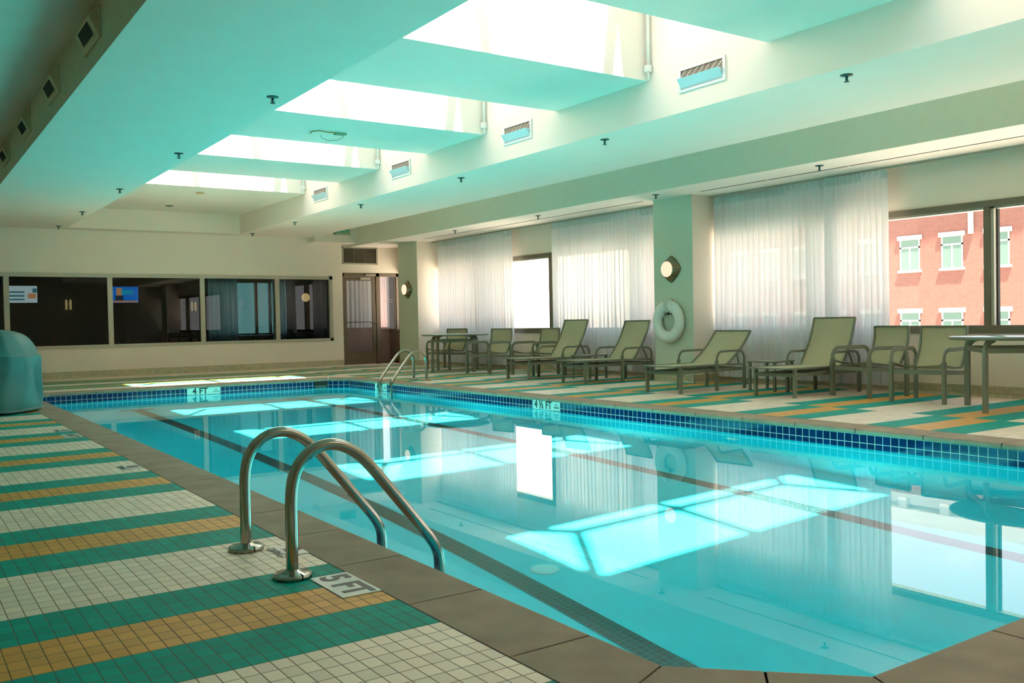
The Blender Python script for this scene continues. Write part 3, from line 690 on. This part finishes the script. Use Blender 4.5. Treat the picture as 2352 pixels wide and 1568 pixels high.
# ------------------------------------------------------------------ curtains
def curtain(y0, y1, label, grp, x=10.2, z0=.09, z1=ZS - .03, gather=0, fold=.105, amp=.035, lean=0):
    n = max(3, round((y1 - y0) / fold)); rnd = random.Random(int(y0 * 100)); ph = [rnd.uniform(-.5, .5) for _ in range(n + 2)]; am = [rnd.uniform(.6, 1.35) for _ in range(n + 2)]
    def fn(u, v):
        k = u * n; i = int(min(k, n - 1)); tt = k - i; aa = am[i] * (1 - tt) + am[i + 1] * tt; pp = ph[i] * (1 - tt) + ph[i + 1] * tt
        a = amp * aa * (1 - .35 * v)
        yy = y0 + (y1 - y0) * u + .02 * math.sin(2 * math.pi * (k * .5) + pp * 2) * (1 - v) + lean * (1 - v) * u
        if v > .93: a = amp * .5 * (1 if v < .97 else .35)
        xx = x + a * math.sin(2 * math.pi * k + pp * (1 - v) * 2) + .012 * math.sin(7 * u + 3 * v)
        return (xx, yy, z0 + (z1 - z0) * v)
    t = thing('sheer_curtain', label, 'curtain', group=grp)
    b = MB(); b.grid(fn, n * 10, 22); b.build('curtain_cloth', M_sheer, t, recalc=False)
    h = MB()
    hd = mat_header
    def fh(u, v):
        k = u * n; tt = k - int(k)
        return (x - .006 + amp * .45 * math.sin(2 * math.pi * k) , y0 + (y1 - y0) * u, z1 - .11 + .109 * v)
    h.grid(fh, n * 8, 2); h.build('pleated_heading', hd, t, recalc=False)
    return t
mat_header = sheer_mat('curtain_heading_cloth', (.66, .74, .72), .05)
G = 'sheer curtains along the window wall'
curtain(7.44, 9.60, 'wide white sheer curtain right of the middle pillar, behind the low and the tall lounger', G, x=10.245)
curtain(6.68, 7.60, 'narrower white sheer curtain ending beside the view of the pink building', G, fold=.085, x=10.165)
curtain(10.85, 13.55, 'white sheer curtain between the bare window pane and the middle pillar', G)
curtain(14.86, 17.75, 'white sheer curtain left of the bare window pane, behind the far table', G)
curtain(2.0, 2.9, 'white sheer curtain gathered beyond the right edge', G) if False else None
t = thing('sheer_curtain', 'white sheer curtain seen through the glass door', 'curtain')
b = MB(); b.grid(lambda u, v: (8.85 + 2.0 * u, 21.45 + .03 * math.sin(2 * math.pi * u * 17 + 1.3 * math.sin(9 * u)), .86 + 1.9 * v), 220, 6); b.build('curtain_cloth', sheer_mat('corridor_sheer', open_=.45), t, recalc=False)
for (a, b_, nm) in ((3.0, 9.62, 'pale curtain track on the soffit right of the middle pillar'), (10.48, 18.03, 'pale curtain track on the soffit between the two pillars')):
    r = MB(); r.box(10.185, 10.215, a, b_, ZS - .028, ZS - .001); tag(r.build('curtain_track', M_framel), nm, 'curtain track')

# ------------------------------------------------------------------ street outside
XB = 46.0; KB = (XB) / 24.0
def zb(z): return .98 + (z - .98) * KB
pb_ = thing('brick_building', 'pink brick building with white window trim outside the right window', 'building', (XB, 30, -14))
def part(parent, name, m_, boxes, off=(0, 0, 0)):
    b = MB()
    for q in boxes: b.box(*[q[i] - off[i // 2] for i in range(6)])
    return b.build(name, m_, parent)
OFF = (XB, 30, -14)
part(pb_, 'facade_wall', M_brick, [(XB, XB + 10, 4, 95, -14, 8.6)], OFF)
part(pb_, 'cornice', M_stone, [(XB - .25, XB + 10, 3.8, 95.2, 8.6, 9.1), (XB - .5, XB + 10, 3.6, 95.4, 9.35, 9.75), (XB - .1, XB + 10, 4, 95, 9.1, 10.2)] + [(XB - .45, XB, 5 + 2.4 * k, 5.5 + 2.4 * k, 8.75, 9.35) for k in range(37)], OFF)
cyl = [15.1 * KB + 2.38 * k for k in range(-9, 27)]
for yc in cyl:
    if not (5 < yc < 93): continue
    for zr in (zb(2.18), zb(2.18) - 3.95, zb(2.18) + 0):
        pass
    for zr in (zb(2.18), zb(2.18) - 3.95):
        w, hh = .59, 1.62
        part(pb_, 'window_trim', M_stone, [(XB - .08, XB + .05, yc - w - .12, yc + w + .12, zr + hh, zr + hh + .24), (XB - .08, XB + .05, yc - w - .1, yc + w + .1, zr - .14, zr), (XB - .02, XB + .05, yc - w, yc - w + .09, zr, zr + hh), (XB - .02, XB + .05, yc + w - .09, yc + w, zr, zr + hh), (XB - .02, XB + .05, yc - w, yc + w, zr + hh * .72, zr + hh * .72 + .09), (XB - .02, XB + .05, yc - .045, yc + .045, zr, zr + hh * .72)], OFF)
        part(pb_, 'window_glass', M_bglass, [(XB - .01, XB + .02, yc - w, yc + w, zr, zr + hh)], OFF)
part(pb_, 'downpipe', M_stone, [(XB - .15, XB - .02, 13.25 * KB, 13.37 * KB, zb(3.05), 8.6)], OFF)
wbd = thing('white_building', 'plain cream white building seen through the bare window pane', 'building', (38, 52, -14))
part(wbd, 'facade_wall', M_bwhite, [(38, 45, 50.2, 56.5, -14, 14)], (38, 52, -14))
part(wbd, 'string_course', M_framel, [(37.93, 38, 50.2, 56.5, 3.6, 3.68)], (38, 52, -14))
gr = MB(); gr.box(12, 90, -60, 120, -14.2, -14); struct('ground_street', gr, mat('asphalt', (.42, .40, .36), .9))

# ------------------------------------------------------------------ pool ladders
def rail_path(prof, y): return [(x, y, z) for x, z in prof]
def smooth(pts, it=2):
    pts = [Vector(p) for p in pts]
    for _ in range(it):
        q = [pts[0]]
        for a, b in zip(pts, pts[1:]): q += [a * .75 + b * .25, a * .25 + b * .75]
        q.append(pts[-1]); pts = q
    return pts
PR = [(1.282, .01), (1.282, .20), (1.283, .33), (1.30, .41), (1.345, .47), (1.41, .502), (1.475, .503), (1.54, .475), (1.60, .425), (1.70, .305), (1.84, .13), (1.90, .055), (1.93, .0), (1.935, -.06), (1.935, -.5), (1.935, -1.25)]
def ladder(label, ys, mirror=None, loc=(0, 0, 0)):
    t = thing('pool_ladder', label, 'ladder', loc)
    f = (lambda x: x) if mirror is None else (lambda x: mirror - x)
    for y in ys:
        b = MB(); b.tube(smooth([(f(x), y, z) for x, z in PR]), .0235, 20); rl = b.build('handrail', M_steel, t)
        b = MB(); b.lathe([(.075, .001), (.075, .016), (.066, .0205), (.034, .025), (.026, .033), (.0242, .033)], (f(1.282), y, 0), 32); fl = b.build('flange', M_steel, rl)
        b = MB(); b.box(f(1.282) + .012, f(1.282) + .015, y - .0755, y - .026, .002, .0235); b.build('flange_slot', M_dark, rl)
    for k in range(3):
        b = MB(); b.box(f(1.935) - .05, f(1.935) + .05, min(ys), max(ys), -.45 - .3 * k, -.42 - .3 * k, bev=.005); b.build('tread', M_white, t)
    return t
ladder('stainless pool ladder with tall handrails in the foreground beside the depth marker', (3.41, 3.96))
ladder('small stainless pool ladder at the far right corner of the pool', (13.38, 13.82), mirror=8.70)

# ------------------------------------------------------------------ depth markers
FLM = Matrix(((0, 1, 0, 0), (-1, 0, 0, 0), (0, 0, 1, 0), (0, 0, 0, 1)))     # text reads towards -y, top towards +x
def floor_marker(x0, x1, y0, y1, txt, size, label, sx=1.0, bold=.004, dx=0):
    cx, cyy = (x0 + x1) / 2, (y0 + y1) / 2
    t = thing('depth_marker', label, 'pool marker', (cx, cyy, 0))
    b = MB(); b.box(x0 - cx, x1 - cx, y0 - cyy, y1 - cyy, .0005, .003); b.build('marker_tile', M_mark, t)
    text_mesh('marker_text', txt, size, M_ink, t, Matrix.Translation((dx, 0, .0036)) @ FLM, .0004, bold, sx); return t
floor_marker(1.325, 1.478, 3.035, 3.345, '5 FT', .15, 'white deck tile lettered 5 FT beside the near ladder', 1.0, .005)
floor_marker(1.322, 1.47, 9.02, 9.36, '4½FT', .115, 'white deck depth tile farther along the left coping', 1.0, .003)
def nodive(x0, x1, y0, y1, label):
    cx, cyy = (x0 + x1) / 2, (y0 + y1) / 2
    t = thing('no_diving_marker', label, 'pool marker', (cx, cyy, 0))
    b = MB(); b.box(x0 - cx, x1 - cx, y0 - cyy, y1 - cyy, .0005, .003); b.build('marker_tile', M_mark, t)
    text_mesh('marker_text', 'NO\nDIVING', .048, M_ink, t, Matrix.Translation((-.03, 0, .0036)) @ FLM, .0003, .001, 1.0)
    b = MB(); b.tube([(.033 + .026 * math.cos(a), .026 * math.sin(a), .0042) for a in [2 * math.pi * k / 20 for k in range(20)]], .003, 6, closed=True, ry=.001); b.bar([(.015, .018, .0042), (.051, -.018, .0042)], .006, .001, up=(0, 0, 1)); b.build('prohibition_sign', M_inkred, t)
nodive(1.362, 1.478, 3.73, 3.92, 'no diving tile with red circle between the near ladder posts')
nodive(1.33, 1.47, 6.72, 6.92, 'no diving tile with red circle halfway along the left coping')
nodive(1.33, 1.47, 9.62, 9.82, 'no diving tile with red circle nearest the tarp cover')
def wall_marker(axis, c, half, txt, label, sx=1.0, extra=True):
    t = thing('depth_marker', label, 'pool marker', c)
    b = MB()
    if axis == 'X': b.box(-.006, -.001, -half, half, -.056, .056); T = Matrix(((0, 0, -1, -.008), (-1, 0, 0, 0), (0, 1, 0, 0), (0, 0, 0, 1)))
    else: b.box(-half, half, -.006, -.001, -.056, .056); T = Matrix(((1, 0, 0, 0), (0, 0, -1, -.008), (0, 1, 0, 0), (0, 0, 0, 1)))
    b.build('marker_tile', mat('wall_marker_white', (.62, .72, .66), .25), t)
    text_mesh('marker_text', txt, .135, M_ink, t, T @ Matrix.Translation((-half * .22, 0, 0)), .0004, .004, sx)
    if extra: text_mesh('marker_small_text', 'NO\nDIVING', .032, M_ink, t, T @ Matrix.Translation((half * .75, .0, 0)), .0003, .0005, 1.0)
wall_marker('X', (PX1, 9.25, -.095), .285, '4 ½ FT', 'white tile lettered 4½ FT on the right pool wall', .9)
wall_marker('X', (PX1, 13.88, -.095), .22, '4 FT', 'white tile lettered 4 FT behind the far ladder rails', .8)
wall_marker('Y', (4.35, PY1, -.095), .27, '4 FT', 'white tile lettered 4 FT on the far end wall of the pool', 1.0)
b = MB(); b.box(6.28, 6.52, PY1 - .008, PY1 - .001, -.15, -.045); sk = tag(b.build('skimmer_mouth', M_dark), 'black skimmer opening in the tile at the far right end of the pool', 'skimmer')
b = MB(); b.box(6.30, 6.50, PY1 - .014, PY1 - .010, -.145, -.12); b.build('skimmer_flap', M_frame, sk)

# ------------------------------------------------------------------ tarp cover
cv = thing('equipment_cover', 'blue-green tarp cover draped over a tall boxy thing at the left picture edge', 'cover', (1.06, 12.42, 0), math.radians(-38))
b = MB()
def cf0(u):
    a = 2 * math.pi * u; q = 1 / ((abs(math.cos(a)) ** 4.5 + abs(math.sin(a)) ** 4.5) ** (1 / 4.5)); return (.463 * q * math.cos(a), .403 * q * math.sin(a))
b = MB(); NCOL = 18; rj = random.Random(11)
rows = [(.02, .98, .0), (.07, 1.0, .25), (.20, 1.01, .8), (.42, 1.0, 1.0), (.58, .995, .5), (.665, 1.0, .06), (.70, .955, .05), (.79, .87, .35), (.88, .74, .45), (.945, .58, .4), (.975, .34, .25), (.986, .02, .0)]
V = []
for (z, rs, fo) in rows:
    ring = []
    for c in range(NCOL):
        a = 2 * math.pi * (c + .25 * math.sin(c * 2.3) + (.35 * math.sin(z * 7 + c) if z < .6 else 0)) / NCOL; p = 4.5
        q = 1 / ((abs(math.cos(a)) ** p + abs(math.sin(a)) ** p) ** (1 / p))
        d = (-.10 if (c % 3 == 1) else (.035 if c % 3 == 2 else .0)) * fo + rj.uniform(-.012, .012) * fo
        r_ = rs * q * (1 + d)
        ring.append(b.bm.verts.new((.46 * r_ * math.cos(a), .40 * r_ * math.sin(a), z + rj.uniform(-.008, .008) * fo)))
    V.append(ring)
for A_, B_ in zip(V, V[1:]):
    for c in range(NCOL):
        f_ = b.bm.faces.new([A_[c], A_[(c + 1) % NCOL], B_[(c + 1) % NCOL], B_[c]]); f_.smooth = True
b.bm.faces.new(V[-1])
tp = b.build('tarp', M_cover, cv)
ss = tp.modifiers.new('soft', 'SUBSURF'); ss.levels = ss.render_levels = 3
at = tp.data.attributes.new('crease_edge', 'FLOAT', 'EDGE')
for e_ in tp.data.edges:
    z0_, z1_ = (tp.data.vertices[k_].co.z for k_ in e_.vertices)
    at.data[e_.index].value = .75 if (abs(z0_ - z1_) < .03 and .64 < z0_ < .69) else (.45 if abs(z0_ - z1_) > .05 else .05)
b = MB(); b.tube([(p_[0] * 1.0, p_[1] * 1.0, .045) for p_ in [cf0(k / 96) for k in range(96)]], .005, 6, closed=True); b.tube([(.02, -.41, .05), (.03, -.44, .02), (.03, -.45, .005)], .008, 6); b.build('drawstring', mat('drawstring', (.4, .42, .38), .8), cv)
b = MB(); b.box(-.36, .36, -.29, .29, .0, .6, bev=.02); b.build('covered_case', M_dark, cv)

# ------------------------------------------------------------------ furniture
def arch_pts(x0, x1, ztop, zlow, r=.09):
    return [(x0, 0, zlow), (x0, 0, ztop - r)] + [(x0 + r - r * math.cos(a), 0, ztop - r + r * math.sin(a)) for a in [math.pi / 2 * k / 6 for k in range(1, 7)]] + \
           [(x1 - r + r * math.sin(a), 0, ztop - r * .9 + r * .9 * math.cos(a)) for a in [math.pi / 2 * k / 6 for k in range(0, 7)]]
def lounger(label, loc, rz, bx, bz):
    t = thing('sun_lounger', label, 'sun lounger', loc, rz, 'sun loungers along the curtains')
    L0 = 1.05; hw = .29
    # sling seat
    def fs(u, v):
        x = L0 * u; sag = -.018 * math.sin(math.pi * min(1, u * 1.05)) * math.sin(math.pi * v)
        return (x, (v - .5) * 2 * hw, .352 - .012 * u + sag)
    b = MB(); b.grid(fs, 16, 8); b.build('seat_sling', M_sling, t, recalc=False)
    P0 = Vector((L0, 0, .34)); P1 = Vector((L0 + bx, 0, .34 + bz)); d = P1 - P0; nrm = Vector((-d.z, 0, d.x)).normalized()
    def bk(u): return P0 + d * u + nrm * (-.045 * math.sin(math.pi * u * .9))
    bpart = MB(); bpart.grid(lambda u, v: (bk(u).x, (v - .5) * 2 * hw, bk(u).z - .006 * math.sin(math.pi * v)), 14, 8); bs = bpart.build('backrest_sling', M_sling, t, recalc=False)
    b = MB()
    for s in (-1, 1): b.bar([(bk(k / 10).x, s * hw, bk(k / 10).z) for k in range(11)], .028, .022, up=(0, 1, 0))
    b.tube([(bk(1).x, -hw, bk(1).z), (bk(1).x, hw, bk(1).z)], .011, 6); b.build('backrest_frame', M_frm, t)
    b = MB()
    for s in (-1, 1):
        b.bar([(0, s * hw, .349), (L0, s * hw, .337), (1.41, s * hw, .325)], .026, .022, up=(0, 0, 1))
        b.bar([(.10, s * .265, .268), (1.41, s * .265, .268)], .024, .042, up=(0, 0, 1))
    b.bar([(.0, -hw, .348), (.0, hw, .348)], .02, .016, up=(0, 0, 1)); b.bar([(.1, -.265, .268), (.1, .265, .268)], .024, .042, up=(0, 0, 1)); b.bar([(1.41, -.265, .268), (1.41, .265, .268)], .024, .042, up=(0, 0, 1)); b.bar([(.80, -.265, .268), (.80, .265, .268)], .024, .03, up=(0, 0, 1))
    b.build('seat_frame', M_frm, t)
    for s in (-1, 1):
        b = MB(); b.bar([(.10, s * .275, 0), (.10, s * .275, .345)], .03, .045, up=(1, 0, 0)); b.build('leg', M_frm, t)
        b = MB(); b.bar([(.80, s * .315, 0), (.80, s * .315, .40)], .028, .048, up=(1, 0, 0)); b.build('leg', M_frm, t)
        b = MB(); b.bar([(1.41, s * .315, 0), (1.41, s * .315, .30)], .028, .048, up=(1, 0, 0)); b.build('leg', M_frm, t)
        b = MB(); pts = [(x, s * .315, z) for x, y, z in arch_pts(.80, 1.41, .515, .40, .11)] + [(1.41, s * .315, .30)]; b.bar(pts, .030, .016, up=(0, 1, 0)) ; b.build('armrest', M_frm, t)
        b = MB(); q = bk(.45); b.bar([(q.x, s * .25, q.z), (min(q.x + .16, 1.38), s * .25, .33)], .018, .012, up=(0, 1, 0)); b.build('ratchet_strut', M_frm, t)
    return t
lounger('reclined tan sling lounger with lowered back in front of the life ring pillar', (8.19, 8.66, 0), math.radians(6.5), .54, .445)
lounger('tall-backed tan sling lounger nearest the camera, beside the pair of armchairs', (8.68, 7.28, 0), math.radians(4), .31, .60)
lounger('tall-backed tan sling lounger left of the pillar, nearer of the two there', (8.57, 11.02, 0), math.radians(0), .35, .60)
lounger('tall-backed tan sling lounger left of the pillar, farther of the two there', (8.50, 12.40, 0), math.radians(4), .35, .63)

def armchair(label, loc, rz):
    t = thing('patio_armchair', label, 'armchair', loc, rz, 'tan sling armchairs at the tables')
    hw = .255
    def sp_(u):   # seat sling curve
        return Vector((-.27 + .50 * u, 0, .415 - .045 * math.sin(min(1, u * 1.25) * math.pi * .5) - (.0 if u > .1 else -.006)))
    b = MB(); b.grid(lambda u, v: (sp_(u).x, (v - .5) * 2 * hw, sp_(u).z - .02 * math.sin(math.pi * v)), 12, 8); b.build('seat_sling', M_sling, t, recalc=False)
    def bk(u): return Vector((.22 + .15 * u + .05 * math.sin(math.pi * u) + .0, 0, .37 + .45 * u))
    b = MB(); b.grid(lambda u, v: (bk(u).x + .012 * math.sin(math.pi * v), (v - .5) * 2 * hw, bk(u).z), 12, 8); b.build('backrest_sling', M_sling, t, recalc=False)
    b = MB()
    for s in (-1, 1): b.bar([(bk(k / 10).x, s * hw, bk(k / 10).z) for k in range(11)], .028, .022, up=(0, 1, 0))
    b.tube([(bk(1).x, -hw, bk(1).z), (bk(1).x, hw, bk(1).z)], .011, 6); b.build('backrest_frame', M_frm, t)
    b = MB()
    for s in (-1, 1):
        b.bar([(sp_(k / 6).x, s * hw, sp_(k / 6).z) for k in range(7)], .024, .02, up=(0, 1, 0))
        b.bar([(-.27, s * .27, .335), (.27, s * .27, .31)], .045, .024, up=(0, 1, 0))
    b.bar([(-.27, -.27, .335), (-.27, .27, .335)], .024, .045, up=(0, 0, 1)); b.bar([(.27, -.27, .31), (.27, .27, .31)], .024, .04, up=(0, 0, 1)); b.build('seat_frame', M_frm, t)
    for s in (-1, 1):
        b = MB(); b.bar([(-.285, s * .287, 0), (-.285, s * .287, .45)], .034, .05, up=(1, 0, 0)); b.build('leg', M_frm, t)
        b = MB(); b.bar([(.30, s * .287, 0), (.30, s * .287, .45)], .030, .05, up=(1, 0, 0)); b.build('leg', M_frm, t)
        b = MB(); pts = [(x, s * .287, z) for x, y, z in arch_pts(-.285, .30, .575, .45, .10)] + [(.30, s * .287, .44)]; b.bar(pts, .045, .016, up=(0, 1, 0)); b.build('armrest', M_frm, t)
    return t
armchair('tan sling armchair pulled up beside the near round table', (9.50, 5.76, 0), math.radians(7))
armchair('tan sling armchair between the tall near lounger and the other armchair', (9.66, 6.62, 0), math.radians(-10))
armchair('tan sling armchair beside the far round table, turned side-on', (9.33, 14.42, 0), math.radians(14))
armchair('tan sling armchair behind the arms of the farthest lounger', (9.62, 13.35, 0), math.radians(4))
armchair('tan sling armchair behind the far round table against the curtain', (9.55, 16.35, 0), math.radians(22))

M_ttop = mat('acrylic_table_top', (.34, .42, .42), .12, 0, spec=.8)
def table(label, loc, r, rz, leg_r):
    t = thing('round_table', label, 'table', loc, rz, 'round patio tables')
    b = MB(); b.lathe([(0, .722), (r - .012, .722), (r - .004, .728), (r - .012, .734), (0, .736)], seg=64); b.build('tabletop', M_ttop, t)
    b = MB(); b.lathe([(r - .03, .70), (r - .015, .70), (r, .712), (r, .724), (r - .01, .726), (r - .03, .722), (r - .03, .70)], seg=64); b.build('table_rim', M_frm, t)
    a = leg_r / math.sqrt(2)
    for sx in (-1, 1):
        for sy in (-1, 1):
            b = MB(); pts = [(sx * a, sy * a, 0), (sx * a, sy * a, .58)] + [(sx * (a - .10 * (1 - math.cos(q))), sy * (a - .10 * (1 - math.cos(q))), .58 + .125 * math.sin(q)) for q in [math.pi / 2 * k / 6 for k in range(1, 7)]]
            b.bar(pts, .055, .03, up=(sy, -sx, 0)); b.build('leg', M_frm, t)
    b = MB()
    for s in (-1, 1): b.bar([(-a, s * a, .60), (a, s * a, .60)], .02, .05, up=(0, 0, 1)); b.bar([(s * a, -a, .60), (s * a, a, .60)], .02, .05, up=(0, 0, 1))
    b.build('apron', M_frm, t); return t
table('round patio table with glossy top cut off by the right picture edge', (9.30, 4.66, 0), .66, math.radians(40), .585)
table('round patio table in the far corner by the far pillar', (9.26, 15.52, 0), .66, math.radians(53), .56)
def side_table(label, loc, rz):
    t = thing('side_table', label, 'side table', loc, rz, 'small square side tables')
    b = MB(); b.box(-.22, .22, -.22, .22, .37, .39, bev=.004); b.build('tabletop', M_frm, t)
    for sx in (-1, 1):
        for sy in (-1, 1): b = MB(); b.bar([(sx * .19, sy * .19, 0), (sx * .19, sy * .19, .37)], .03, .03, up=(1, 0, 0)); b.build('leg', M_frm, t)
side_table('small dark side table between the reclined lounger and the tall near lounger', (9.56, 8.0, 0), math.radians(5))
side_table('small dark side table between the two loungers left of the pillar', (9.55, 11.72, 0), math.radians(5))
# second lens-shaped skin fittings on the pool wall
b = MB(); b.lathe([(0, -.012), (.07, -.012), (.085, 0)], (PX1 - .001, 6.2, -.62), 20, 'X'); tag(b.build('pool_wall_fitting', M_white), 'round fitting on the right underwater pool wall', 'pool fitting')
